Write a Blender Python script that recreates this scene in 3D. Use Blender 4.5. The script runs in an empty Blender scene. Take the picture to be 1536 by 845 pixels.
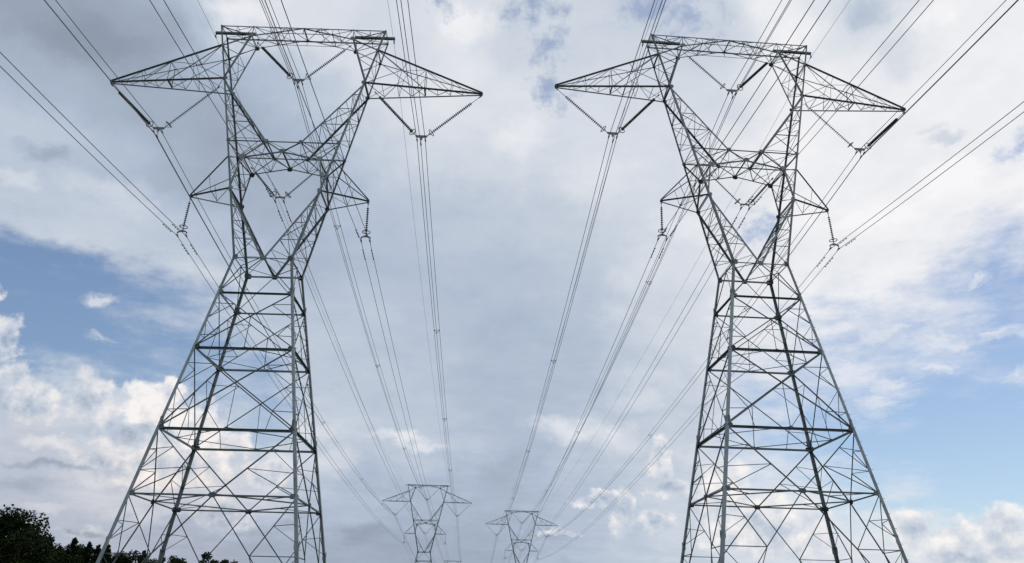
import bpy, bmesh, math, random
from mathutils import Vector as V, Matrix
R = math.radians
scene = bpy.context.scene
col = scene.collection

# ------------------------------------------------------------------ camera
PITCH, ROLL, FPX = 0.412723, 0.021081, 1175.18
cd = bpy.data.cameras.new('camera'); cam = bpy.data.objects.new('camera', cd); col.objects.link(cam)
cd.sensor_width = 36.0; cd.lens = FPX / 1536 * 36.0; cd.clip_start = 0.1; cd.clip_end = 6000
r0 = V((1, 0, 0)); fw = V((0, math.cos(PITCH), math.sin(PITCH))); u0 = V((0, -math.sin(PITCH), math.cos(PITCH)))
rx = math.cos(ROLL) * r0 + math.sin(ROLL) * u0; ux = -math.sin(ROLL) * r0 + math.cos(ROLL) * u0
m = Matrix((rx, ux, -fw)).transposed().to_4x4(); m.translation = V((0, 0, 1.7)); cam.matrix_world = m
scene.camera = cam

# ------------------------------------------------------------------ light, exposure
SUN_EL, SUN_AZ = 62.0, 48.0           # azimuth clockwise from +Y (the view direction)
scene.view_settings.view_transform = 'Standard'; scene.view_settings.look = 'None'
scene.view_settings.exposure = 0.08; scene.view_settings.gamma = 1.0; scene.view_settings.use_curve_mapping = False
sd = bpy.data.lights.new('sun', 'SUN'); sd.energy = 0.9; sd.angle = R(9); sd.color = (1.0, 0.955, 0.9)
so = bpy.data.objects.new('sun', sd); col.objects.link(so)
sdir = V((math.sin(R(SUN_AZ)) * math.cos(R(SUN_EL)), math.cos(R(SUN_AZ)) * math.cos(R(SUN_EL)), math.sin(R(SUN_EL))))
so.rotation_euler = sdir.to_track_quat('Z', 'Y').to_euler(); so.location = (0, 0, 90)

# ------------------------------------------------------------------ world: clear sky + cloud layers
world = bpy.data.worlds.new('World'); scene.world = world; world.use_nodes = True
NT = world.node_tree; NT.nodes.clear()
def nd(t, **k):
    n = NT.nodes.new(t)
    for a, b in k.items(): setattr(n, a, b)
    return n
def lk(a, b): NT.links.new(a, b)
def setin(s, v):
    if isinstance(v, bpy.types.NodeSocket): lk(v, s)
    else: s.default_value = v
def mth(op, a, b=0.0, c=0.0, clamp=False):
    n = nd('ShaderNodeMath', operation=op, use_clamp=clamp)
    for i, v in enumerate((a, b, c)): setin(n.inputs[i], v)
    return n.outputs[0]
def vm(op, a, b=(0, 0, 0), out=0):
    n = nd('ShaderNodeVectorMath', operation=op); setin(n.inputs[0], a)
    if op == 'SCALE': setin(n.inputs['Scale'], b)
    else: setin(n.inputs[1], b)
    return n.outputs[out]
def sstep(x, lo, hi, a=0.0, b=1.0):
    n = nd('ShaderNodeMapRange', interpolation_type='SMOOTHSTEP')
    for i, v in enumerate((x, lo, hi, a, b)): setin(n.inputs[i], v)
    return n.outputs[0]
def noise(vec, scale, detail=6.0, rough=0.55, out='Fac'):
    n = nd('ShaderNodeTexNoise'); lk(vec, n.inputs['Vector'])
    n.inputs['Scale'].default_value = scale; n.inputs['Detail'].default_value = detail; n.inputs['Roughness'].default_value = rough
    return n.outputs[out]
def mixc(f, a, b):
    n = nd('ShaderNodeMix', data_type='RGBA'); setin(n.inputs[0], f); setin(n.inputs[6], a); setin(n.inputs[7], b)
    return n.outputs[2]
def lin(c): 
    c /= 255.0
    return c / 12.92 if c <= 0.04045 else ((c + 0.055) / 1.055) ** 2.4
def rgb(r, g, b): return (lin(r), lin(g), lin(b), 1.0)

dirv = nd('ShaderNodeTexCoord').outputs['Generated']
sp = nd('ShaderNodeSeparateXYZ'); lk(dirv, sp.inputs[0]); X, Y, Z = sp.outputs
azd = mth('MULTIPLY', mth('ARCTAN2', X, Y), 57.29578)
eld = mth('MULTIPLY', mth('ARCSINE', Z), 57.29578)
cb = nd('ShaderNodeCombineXYZ'); lk(azd, cb.inputs[0]); lk(eld, cb.inputs[1]); sky0 = cb.outputs[0]      # degrees
# cloud-base plane coordinates: texture shrinks towards the horizon as on a real cloud sheet
zz = mth('ADD', mth('MAXIMUM', Z, 0.0), 0.16)
cb2 = nd('ShaderNodeCombineXYZ'); lk(mth('DIVIDE', X, zz), cb2.inputs[0]); lk(mth('DIVIDE', Y, zz), cb2.inputs[1]); plane = cb2.outputs[0]
plane_s = vm('MULTIPLY', plane, (1.0, 1.0, 1.0))
# domain warp of the chart
wa = vm('SCALE', vm('SUBTRACT', noise(plane, 3.2, 7.0, 0.6, 'Color'), (0.5, 0.5, 0.5)), 10.0)
wb = vm('SCALE', vm('SUBTRACT', noise(sky0, 0.3, 8.0, 0.62, 'Color'), (0.5, 0.5, 0.5)), 5.5)
skyw = vm('ADD', vm('ADD', sky0, vm('MULTIPLY', wa, (1, 0.55, 0))), vm('MULTIPLY', wb, (1, 0.8, 0)))
skyc = vm('ADD', sky0, vm('MULTIPLY', wb, (0.7, 0.6, 0)))
s2 = nd('ShaderNodeSeparateXYZ'); lk(skyw, s2.inputs[0]); AZ, EL = s2.outputs[0], s2.outputs[1]
# weather chart of the sheet: (cover, brightness) every 6 degrees of azimuth, one row per 4 degrees of elevation
CHART = {
 4: [(1,.38),(1,.38),(1,.36),(1,.27),(1,.27),(1,.25),(.95,.28),(.8,.42),(.9,.55),(1,.65),(.9,.7),(.85,.8),(.9,.8)],
 8: [(1,.45),(1,.43),(1,.58),(1,.58),(1,.40),(1,.33),(1,.33),(.88,.42),(.95,.58),(.7,.75),(.35,.8),(0,.8),(0,.8)],
 12:[(.5,.6),(.75,.56),(.55,.65),(.45,.55),(1,.52),(1,.47),(1,.38),(1,.47),(1,.52),(.35,.77),(.1,.8),(0,.85),(0,.85)],
 16:[(.1,.6),(.0,.6),(.18,.6),(.4,.5),(1,.45),(1,.43),(1,.37),(1,.40),(1,.52),(.5,.8),(.4,.88),(.28,.88),(.1,.85)],
 20:[(0,.6),(.05,.58),(.38,.58),(1,.46),(1,.45),(1,.42),(1,.37),(1,.40),(1,.60),(.85,.8),(.5,.88),(.5,.88),(.15,.9)],
 24:[(.85,.48),(1,.50),(1,.44),(1,.33),(1,.40),(1,.40),(1,.40),(1,.46),(1,.70),(.85,.78),(.95,.86),(.85,.9),(.6,.88)],
 28:[(1,.46),(1,.38),(1,.26),(1,.29),(1,.42),(1,.44),(1,.47),(1,.52),(1,.67),(.8,.76),(1,.9),(1,.95),(.75,.88)],
 32:[(1,.33),(1,.28),(1,.25),(1,.32),(1,.48),(1,.62),(.97,.66),(.97,.66),(1,.64),(1,.78),(1,.88),(1,.85),(1,.84)],
 36:[(1,.2),(1,.22),(1,.35),(1,.45),(1,.65),(1,.74),(.9,.7),(.9,.66),(.97,.66),(1,.65),(1,.85),(1,.8),(1,.87)],
 40:[(1,.24),(1,.3),(1,.66),(1,.72),(1,.64),(.95,.76),(.88,.6),(.88,.6),(.8,.55),(.85,.55),(1,.85),(1,.6),(1,.95)],
 46:[(1,.3),(1,.35),(1,.5),(1,.6),(1,.6),(.9,.66),(.85,.6),(.85,.6),(.8,.55),(.9,.6),(1,.8),(1,.7),(1,.9)],
}
azt = mth('DIVIDE', mth('ADD', AZ, 39.0), 78.0, clamp=True)
prev = None; last = None
for el in sorted(CHART):
    rmp = nd('ShaderNodeValToRGB'); lk(azt, rmp.inputs[0]); cr = rmp.color_ramp; cr.interpolation = 'EASE'
    for i, (c, b) in enumerate(CHART[el]):
        pos = (-36 + 6 * i + 39) / 78.0
        e = cr.elements[i] if i < 2 else cr.elements.new(pos)
        e.position = pos
    for i, (c, b) in enumerate(CHART[el]): cr.elements[i].color = (c, b, 0, 1)
    if prev is None: prev = rmp.outputs[0]
    else: prev = mixc(sstep(EL, float(last), float(el)), prev, rmp.outputs[0])
    last = el
sc_ = nd('ShaderNodeSeparateColor'); lk(prev, sc_.inputs[0]); cover, bright = sc_.outputs[0], sc_.outputs[1]
# small clear gaps in the sheet, and thin wisps over the clear parts: (azimuth, elevation, half widths) in degrees
HOLES = [(-7.26,42.6,1.9,0.9),(1.6,43.0,3.4,1.6),(3.0,37.3,2.6,1.6),(2.6,40.4,2.2,2.2),(19.56,26.42,1.7,1.38),(20.66,27.21,0.97,0.82),(37.56,28.72,2.14,1.16),(15.49,41.52,3.5,2.0),(12.5,42.5,3,1.5)]
WISPS = [(-21.59,19.07,1.81,1.35),(26.55,15.35,3.17,1.07),(29.44,15.67,2.28,0.59),(25.89,13.90,1.80,0.94),(33.66,17.39,1.77,0.57),(25.07,16.61,2.07,1.09),(-28.58,17.05,1.12,0.34),(-29.31,19.34,1.21,0.51),(29.46,20.01,2.36,0.60),(32.6,20.6,2.0,0.6),(30.5,17.6,3.5,0.9),(27.5,18.6,3.0,0.8),(34.5,14.6,2.0,0.5)]
CUMULUS = [(-24.69,12.72,2.41,1.80,0.97),(-21.64,11.83,2.36,1.96,0.93),(-34.4,16.0,1.2,1.9,0.62),(-35.26,18.43,0.70,0.55,0.85),(-32.11,12.21,2.55,1.51,0.62),(-28.66,12.93,2.74,2.07,0.66),(-25.65,10.97,3.67,1.26,0.60),(29.03,5.35,2.45,1.79,0.84),(26.58,5.73,1.85,1.51,0.82),(31.54,5.58,2.01,1.71,0.86),(29.89,4.30,4.98,0.95,0.70),(6.24,8.38,1.59,0.59,0.70),(8.02,7.04,1.01,1.79,0.70),(10.90,10.85,1.30,1.65,0.74),(11.24,8.81,1.83,0.99,0.66),(15.10,8.76,2.43,2.22,0.88),(10.42,6.38,2.03,0.79,0.7),(3.73,5.99,1.76,0.35,0.80),(17.70,6.33,4.97,3.01,0.80),(18.98,6.31,2.49,1.70,0.80),(-27.42,4.65,2.23,0.47,0.55),(-19.45,6.38,2.54,1.05,0.62),(-22.60,8.92,4.63,1.61,0.80),(-16.88,9.36,2.67,1.14,0.66),(-27.24,9.11,2.32,0.90,0.6),(-19.75,10.91,1.74,1.31,0.90),(-25.57,13.57,1.56,1.19,1.00),(-23.97,14.00,1.51,0.95,0.98),(-33.11,13.28,1.42,1.11,0.68),(-27.60,13.51,1.18,1.01,0.76)]
PATCHES = [(-35.25,27.34,1.9,0.6,-0.14),(-36.44,25.59,1.85,0.55,0.12),(-32.08,26.21,2.46,1.03,0.10),(-28.93,25.90,2.60,1.27,0.08),(-34.16,34.96,3.92,1.54,-0.08),(-24.39,39.53,3.17,1.22,0.15),(-4.72,41.73,3.72,1.22,0.14),(0.14,34.14,3.47,1.64,0.12),(-12.69,37.65,3.47,1.77,0.06),(-7.69,12.19,2.90,0.42,0.26),(-5.96,11.66,1.69,0.32,0.20),(-14.12,12.49,2.33,0.91,0.15),(-12.47,10.32,2.08,1.13,0.14),(4.26,13.21,3.41,1.04,0.24),(7.89,12.50,2.16,1.40,0.14),(9.69,15.05,2.89,0.94,0.12),(-0.10,10.36,3.85,1.39,-0.06),(33.34,30.12,1.80,0.45,-0.22),(32.44,30.92,1.24,0.33,-0.12),(31.55,35.78,2.2,1.60,-0.13),(29.91,39.07,2.6,1.0,-0.14),(25.13,38.62,2.98,1.24,0.06),(25.99,35.15,2.85,1.26,0.06),(33.71,28.08,2.70,1.02,0.10),(34.85,37.56,2.48,0.95,0.10),(26.67,26.05,2.18,0.61,0.08),(-30.03,9.70,1.66,0.48,0.22),(-30.10,8.40,3.32,0.35,-0.16),(-26.99,7.90,2.70,0.48,0.12),(-31.23,7.09,2.48,0.58,-0.10),(-29.87,5.85,2.15,0.31,0.12),(-24.67,6.04,2.76,0.56,0.10),(-16.09,10.08,2.25,0.98,0.15),(-17.21,5.66,2.58,0.59,-0.08),(-9.24,5.58,2.74,0.87,-0.08),(9.78,16.93,3.41,1.43,0.08),(13.55,27.73,3.10,1.41,0.10),(7.22,30.49,3.84,1.90,0.07),(-14.99,30.38,3.20,2.30,-0.05),(-21.92,20.87,2.76,1.80,0.06),]
def blob(vec, a, e, w, h):
    return mth('SUBTRACT', 1.0, vm('LENGTH', vm('MULTIPLY', vm('SUBTRACT', vec, (a, e, 0)), (1 / w, 1 / h, 0)), out=1))
def blobs(vec, L):
    acc = None
    for b in L:
        v = blob(vec, *b[:4]); acc = v if acc is None else mth('MAXIMUM', acc, v)
    return acc
fine = noise(plane, 15.0, 9.0, 0.65); mid = noise(plane, 4.6, 9.0, 0.62)
streak = noise(vm('MULTIPLY', sky0, (0.09, 0.26, 0)), 3.0, 7.0, 0.62)
hnoise = noise(vm('MULTIPLY', sky0, (1.0, 1.35, 0)), 0.55, 9.0, 0.66)
hole = sstep(mth('ADD', blobs(skyc, HOLES), mth('MULTIPLY', mth('SUBTRACT', hnoise, 0.5), 3.6)), -0.1, 1.25)
wnoise = noise(vm('MULTIPLY', vm('ADD', sky0, vm('SCALE', wb, 0.5)), (0.22, 0.75, 0)), 1.0, 10.0, 0.66)
wisp = sstep(mth('ADD', blobs(skyc, WISPS), mth('MULTIPLY', mth('SUBTRACT', wnoise, 0.5), 4.0)), -0.25, 1.1)
cv = mth('ADD', cover, mth('MULTIPLY', mth('SUBTRACT', mth('ADD', mth('MULTIPLY', streak, 0.6), mth('MULTIPLY', mid, 0.4)), 0.5), 1.5))
cv = sstep(cv, 0.02, 0.86)
cv = mth('MAXIMUM', mth('MULTIPLY', cv, mth('SUBTRACT', 1.0, mth('MULTIPLY', hole, 0.75))), mth('MULTIPLY', wisp, 0.72))
br = mth('ADD', mth('ADD', bright, 0.025), mth('MULTIPLY', mth('SUBTRACT', mid, 0.5), mth('ADD', 0.04, mth('MULTIPLY', bright, 0.42))))
br = mth('ADD', br, mth('MULTIPLY', mth('SUBTRACT', fine, 0.5), mth('ADD', 0.03, mth('MULTIPLY', bright, 0.16))))
pn = mth('MULTIPLY', mth('SUBTRACT', hnoise, 0.5), 1.5)
for b in PATCHES:
    br = mth('ADD', br, mth('MULTIPLY', sstep(mth('ADD', blob(skyc, *b[:4]), pn), -0.25, 0.85), b[4] * 1.15))
br = mth('MAXIMUM', br, mth('MULTIPLY', wisp, 0.82))
crm = nd('ShaderNodeValToRGB'); lk(br, crm.inputs[0]); cr = crm.color_ramp
STOPS = [(0.0, (128, 140, 158)), (0.2, (145, 156, 173)), (0.4, (172, 185, 204)), (0.6, (199, 207, 218)), (0.85, (226, 228, 233)), (1.0, (241, 240, 242))]
for i, (ps, c) in enumerate(STOPS):
    e = cr.elements[i] if i < 2 else cr.elements.new(ps); e.position = ps
for i, (ps, c) in enumerate(STOPS): cr.elements[i].color = rgb(*c)
sheet = crm.outputs[0]
# warmer air low on the left-hand side of the valley
warm = mth('MULTIPLY', sstep(EL, 15.0, 6.0), sstep(AZ, -8.0, -24.0))
sheet = mixc(mth('MULTIPLY', warm, 0.8), sheet, vm('MULTIPLY', sheet, (1.05, 0.97, 0.925)))
# cumulus heaps
turb = noise(sky0, 0.62, 9.0, 0.6); turb2 = noise(vm('ADD', sky0, (0.35, 0.9, 0)), 0.62, 9.0, 0.6)
cacc = cbase = None
for b in CUMULUS:
    v = blob(skyc, *b[:4])
    if cacc is None: cacc, cbase = v, b[4]
    else:
        gt = sstep(mth('SUBTRACT', v, cacc), -0.25, 0.25)
        cbase = mth('ADD', mth('MULTIPLY', cbase, mth('SUBTRACT', 1.0, gt)), mth('MULTIPLY', gt, b[4])); cacc = mth('MAXIMUM', cacc, v)
cden = mth('ADD', cacc, mth('MULTIPLY', mth('SUBTRACT', turb, 0.5), 1.5))
calpha = sstep(cden, 0.0, mth('ADD', 0.22, mth('MULTIPLY', noise(sky0, 0.3, 2.0), 0.6)))
relief = mth('MULTIPLY', mth('SUBTRACT', turb, turb2), 1.5)
cbr = mth('ADD', mth('ADD', mth('ADD', cbase, sstep(cden, 1.0, 0.05, -0.16, 0.1)), relief), mth('MULTIPLY', mth('SUBTRACT', noise(sky0, 0.9, 8.0, 0.62), 0.5), 0.4))
cbr = mth('MULTIPLY', cbr, sstep(EL, 2.5, 10.0, 0.86, 1.0))
cr2 = nd('ShaderNodeValToRGB'); lk(cbr, cr2.inputs[0]); q = cr2.color_ramp
for i, (ps, c) in enumerate(STOPS):
    e = q.elements[i] if i < 2 else q.elements.new(ps); e.position = ps
CST = [(128, 140, 158), (150, 160, 176), (176, 188, 205), (200, 207, 218), (231, 229, 230), (246, 242, 240)]
for i, (ps, c) in enumerate(STOPS): q.elements[i].color = rgb(*CST[i])
cum = mixc(mth('MULTIPLY', warm, 0.9), cr2.outputs[0], vm('MULTIPLY', cr2.outputs[0], (1.03, 0.965, 0.915)))
st = nd('ShaderNodeTexSky', sky_type='NISHITA'); st.sun_disc = False
st.sun_elevation = R(SUN_EL); st.sun_rotation = R(SUN_AZ); st.altitude = 100; st.air_density = 1.0; st.dust_density = 0.8; st.ozone_density = 1.6
clear = st.outputs[0]
TEN = 1 / 0.105                           # the Background strength is 0.105
skyc1 = mixc(cv, clear, vm('SCALE', sheet, TEN))
skyc2 = mixc(mth('MULTIPLY', calpha, 0.9), skyc1, vm('SCALE', cum, TEN))
bg = nd('ShaderNodeBackground'); lk(skyc2, bg.inputs[0]); bg.inputs[1].default_value = 0.105
wo = nd('ShaderNodeOutputWorld'); lk(bg.outputs[0], wo.inputs[0])
world.cycles.sampling_method = 'MANUAL'; world.cycles.sample_map_resolution = 512

# ------------------------------------------------------------------ materials
def mat(name, base, rough=0.6, metal=0.0, var=0.0, scale=3.0, dark=None, spec=0.5, bars=False):
    mt = bpy.data.materials.new(name); mt.use_nodes = True; t = mt.node_tree; b = t.nodes['Principled BSDF']
    b.inputs['Roughness'].default_value = rough; b.inputs['Metallic'].default_value = metal
    b.inputs['Specular IOR Level'].default_value = spec
    if var > 0:
        tc = t.nodes.new('ShaderNodeTexCoord'); n = t.nodes.new('ShaderNodeTexNoise'); n.inputs['Scale'].default_value = scale; n.inputs['Detail'].default_value = 6
        t.links.new(tc.outputs['Object'], n.inputs['Vector'])
        r = t.nodes.new('ShaderNodeValToRGB'); t.links.new(n.outputs['Fac'], r.inputs[0])
        d = dark or tuple(c * (1 - var) for c in base)
        r.color_ramp.elements[0].position = 0.3; r.color_ramp.elements[0].color = (*d, 1)
        r.color_ramp.elements[1].position = 0.7; r.color_ramp.elements[1].color = (*base, 1)
        if bars:
            ge = t.nodes.new('ShaderNodeNewGeometry'); hs = t.nodes.new('ShaderNodeHueSaturation')
            m1 = t.nodes.new('ShaderNodeMapRange'); m1.inputs[3].default_value = 0.55; m1.inputs[4].default_value = 1.6
            t.links.new(ge.outputs['Random Per Island'], m1.inputs[0]); t.links.new(m1.outputs[0], hs.inputs['Value']); t.links.new(r.outputs[0], hs.inputs['Color'])
            t.links.new(hs.outputs[0], b.inputs['Base Color'])
        else: t.links.new(r.outputs[0], b.inputs['Base Color'])
        mr = t.nodes.new('ShaderNodeMapRange'); mr.inputs[3].default_value = rough - 0.12; mr.inputs[4].default_value = min(1, rough + 0.15)
        t.links.new(n.outputs['Fac'], mr.inputs[0]); t.links.new(mr.outputs[0], b.inputs['Roughness'])
    else: b.inputs['Base Color'].default_value = (*base, 1)
    return mt
M_STEEL = mat('galvanised_steel', (0.175, 0.205, 0.213), 0.55, 0.3, 0.45, 1.3, bars=True)
M_LACE = mat('galvanised_steel_bracing', (0.12, 0.15, 0.157), 0.55, 0.3, 0.45, 1.1, bars=True)
M_LEG = mat('galvanised_leg_steel', (0.235, 0.265, 0.275), 0.5, 0.3, 0.35, 1.6, bars=True)
M_PLATE = mat('galvanised_plate', (0.21, 0.23, 0.235), 0.5, 0.3, 0.25, 4.0)
M_HARD = mat('fitting_steel', (0.2, 0.205, 0.21), 0.5, 0.5, 0.3, 6.0)
M_WIRE = mat('aluminium_conductor', (0.13, 0.135, 0.14), 0.6, 0.3)
M_DISC = mat('glazed_porcelain_grey', (0.075, 0.075, 0.08), 0.3, 0.0, 0.3, 8.0)
M_CONC = mat('concrete', (0.36, 0.35, 0.33), 0.9, 0.0, 0.25, 4.0)
M_BARK = mat('bark', (0.05, 0.04, 0.032), 0.9, 0.0, 0.4, 6.0)
M_LEAF = mat('broad_foliage', (0.024, 0.036, 0.014), 0.85, 0.0, 0.4, 0.9, spec=0.05)
M_NEEDLE = mat('needle_foliage', (0.02, 0.032, 0.015), 0.85, 0.0, 0.4, 0.9, spec=0.05)
M_GRASS = mat('meadow_grass', (0.075, 0.1, 0.035), 0.95, 0.0, 0.5, 0.35, (0.085, 0.075, 0.04), spec=0.1)

# ------------------------------------------------------------------ mesh helpers
class MB:
    def __init__(s): s.v = []; s.f = []; s.k = 0; s.sm = False
    def add(s, vs, fs):
        o = len(s.v); s.v += [tuple(v) for v in vs]; s.f += [tuple(i + o for i in f) for f in fs]
    def angle(s, p, q, w, a, b, t=None):
        """rolled steel angle from p to q: heel on the line, one flange towards a, the other towards b"""
        p, q = V(p), V(q); d = (q - p); w *= 0.7
        if d.length < 1e-4: return
        d.normalize(); a = V(a); a = a - a.dot(d) * d
        if a.length < 1e-3: a = d.orthogonal()
        a.normalize(); b2 = d.cross(a)
        if b2.dot(V(b)) < 0: b2 = -b2
        t = (t * .8) if t else max(0.012, w * 0.13)
        prof = [(0, 0), (w, 0), (w, t), (t, t), (t, w), (0, w)]
        vs = [e + a * x + b2 * y for e in (p, q) for x, y in prof]
        fl = d.cross(a).dot(b2) > 0
        fs = [(i, (i + 1) % 6, 6 + (i + 1) % 6, 6 + i) for i in range(6)] + [(3, 2, 1, 0), (5, 4, 3, 0), (6, 7, 8, 9), (6, 9, 10, 11)]
        s.add(vs, fs if fl else [tuple(reversed(f)) for f in fs])
    def brace(s, p, q, w, n, inset=0.0):
        """angle whose wide flange lies in the face with outward normal n; every member sits at its own depth"""
        p, q, n = V(p), V(q), V(n).normalized(); s.k += 1
        w *= 0.78 if w > .1 else 0.72
        off = -n * (inset + 0.012 + 0.05 * ((s.k * 0.6180339) % 1.0))
        d = (q - p).normalized(); a = n.cross(d)
        if a.z < 0 or (abs(a.z) < 0.05 and s.k % 2): a = -a
        s.angle(p + off - a * w * 0.38, q + off - a * w * 0.38, w, a, -n)
    def ledge(s, p, q, w, n):
        """horizontal angle with its heel up and in: one flange stands out from the face, the other hangs behind it"""
        p, q, n = V(p), V(q), V(n).normalized(); s.k += 1; w *= 0.94; e = -n * (w * .45 + .02 + 0.02 * ((s.k * 0.618) % 1.0))
        s.angle(p + e, q + e, w, (n.x, n.y, 0), (0, 0, -1))
    def plate(s, c, n, up, w, h, t=0.02):
        w *= .68; h *= .68; c, n = V(c), V(n).normalized(); up = V(up); up = (up - up.dot(n) * n).normalized(); x = up.cross(n)
        prof = [(-.5, -.28), (-.28, -.5), (.28, -.5), (.5, -.28), (.5, .28), (.28, .5), (-.28, .5), (-.5, .28)]
        vs = [c + n * e * t * .5 + x * a * w + up * b * h for e in (-1, 1) for a, b in prof]
        s.add(vs, [tuple(range(7, -1, -1)), tuple(range(8, 16))] + [(i, (i + 1) % 8, 8 + (i + 1) % 8, 8 + i) for i in range(8)])
    def tube(s, pts, r, n=6, closed=False):
        pts = [V(p) for p in pts]; N = len(pts); rings = []; prev = None
        for i, p in enumerate(pts):
            d = (pts[(i + 1) % N] - pts[i - 1]) if closed else (pts[min(i + 1, N - 1)] - pts[max(i - 1, 0)])
            d.normalize()
            if prev is None: prev = d.orthogonal().normalized()
            prev = (prev - prev.dot(d) * d).normalized(); b = d.cross(prev)
            rr = r[i] if isinstance(r, (list, tuple)) else r
            rings.append([p + prev * math.cos(2 * math.pi * k / n) * rr + b * math.sin(2 * math.pi * k / n) * rr for k in range(n)])
        fs = []
        for i in range(N if closed else N - 1):
            j = (i + 1) % N
            for k in range(n): fs.append((i * n + k, i * n + (k + 1) % n, j * n + (k + 1) % n, j * n + k))
        if not closed: fs += [tuple(range(n - 1, -1, -1)), tuple((N - 1) * n + k for k in range(n))]
        s.add([v for ring in rings for v in ring], fs)
    def lathe(s, p, q, prof, n=10):
        """prof: (distance from p along pq, radius)"""
        p, q = V(p), V(q); d = (q - p).normalized(); a = d.orthogonal().normalized(); b = d.cross(a)
        vs = [p + d * h + (a * math.cos(2 * math.pi * k / n) + b * math.sin(2 * math.pi * k / n)) * rr for h, rr in prof for k in range(n)]
        fs = [(i * n + k, i * n + (k + 1) % n, (i + 1) * n + (k + 1) % n, (i + 1) * n + k) for i in range(len(prof) - 1) for k in range(n)]
        fs += [tuple(range(n - 1, -1, -1)), tuple((len(prof) - 1) * n + k for k in range(n))]
        s.add(vs, fs)
    def box(s, c, x, y, z, hx, hy, hz):
        c, x, y, z = V(c), V(x), V(y), V(z)
        vs = [c + x * hx * i + y * hy * j + z * hz * k for i in (-1, 1) for j in (-1, 1) for k in (-1, 1)]
        s.add(vs, [(0, 1, 3, 2), (4, 6, 7, 5), (0, 4, 5, 1), (2, 3, 7, 6), (0, 2, 6, 4), (1, 5, 7, 3)])
    def build(s, name, m, parent=None, smooth=False):
        me = bpy.data.meshes.new(name); me.from_pydata(s.v, [], s.f); me.update(); me.materials.append(m)
        if smooth: me.polygons.foreach_set('use_smooth', [True] * len(me.polygons))
        o = bpy.data.objects.new(name, me); col.objects.link(o)
        if parent: o.parent = parent
        return o
def tag(o, label=None, cat=None, group=None, kind=None):
    for k, v in (('label', label), ('category', cat), ('group', group), ('kind', kind)):
        if v: o[k] = v
    return o
def empty(name, loc=(0, 0, 0), rz=0.0):
    o = bpy.data.objects.new(name, None); col.objects.link(o); o.location = loc; o.rotation_euler = (0, 0, rz); o.empty_display_size = 0.3
    return o
KIDS = {}
def copy_tree(o, parent=None):
    c = o.copy(); col.objects.link(c); c.parent = parent
    for ch in list(o.children): copy_tree(ch, c)
    return c

# ------------------------------------------------------------------ where the five towers stand (ground level at each foot)
T1 = (-16.223, 47.633, 0.0, 0.0181)
T2 = (16.635, 49.289, 1.153, 0.0743)
T3 = (-24.726, 248.659, -1.983, 0.042)
T4 = (5.645, 310.129, -1.257, 0.042)
T5 = (-39.685, 616.229, 1.321, 0.042)
GROUND_PTS = [(0, 0, 0)] + [t[:3] for t in (T1, T2, T3, T4, T5)] + [(-60, 110, -1.0), (-45, 130, -1.0), (-110, 120, 0.0), (0, -200, 0)]
def ground(x, y):
    sw = sz = 0.0
    for gx, gy, gz in GROUND_PTS:
        w = 1.0 / (((x - gx) ** 2 + (y - gy) ** 2) / 400.0 + 0.02) ** 1.5; sw += w; sz += w * gz
    return sz / sw + 0.06 * math.sin(x * 0.11) * math.sin(y * 0.083)
xs = sorted(set([-2500, -1600, -900, -500] + list(range(-300, 301, 12)) + [500, 900, 1600, 2500]))
ys = sorted(set([-2500, -1400, -700, -400] + list(range(-240, 701, 12)) + [900, 1400, 2200, 3200]))
gm = MB()
gm.v = [(x, y, ground(x, y)) for y in ys for x in xs]
nx = len(xs)
gm.f = [(j * nx + i, j * nx + i + 1, (j + 1) * nx + i + 1, (j + 1) * nx + i) for j in range(len(ys) - 1) for i in range(nx - 1)]
tag(gm.build('ground', M_GRASS, smooth=True), kind='structure')

# ------------------------------------------------------------------ the lattice tower
ZO = 1.7
zF, zE, zD, zC, zB, zW = [z + ZO for z in (3.05, 6.196, 9.996, 15.103, 18.927, 21.495)]
zA1, zBr, zBm, zH, zA2, zAt, zIn, zT = [z + ZO for z in (26.761, 29.318, 29.867, 30.700, 36.156, 39.273, 40.310, 41.192)]
wE, wW, dE, dW, dT, oT = 4.609, 1.912, 3.521, 1.548, 0.715, 6.25
iBr, iH, iIn, xA1, xA2, xG = 2.663, 1.192, 3.795, 6.177, 13.74, 6.85
def body(sx, sy, z):
    t = (z - zE) / (zW - zE); return V((sx * (wE + (wW - wE) * t), sy * (dE + (dW - dE) * t), z))
def dep(z): return dW + (dT - dW) * (z - zW) / (zT - zW)
def outer(sx, sy, z): return V((sx * (wW + (oT - wW) * (z - zW) / (zT - zW)), sy * dep(z), z))
def L(a, b, t): return a + (b - a) * t

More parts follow.
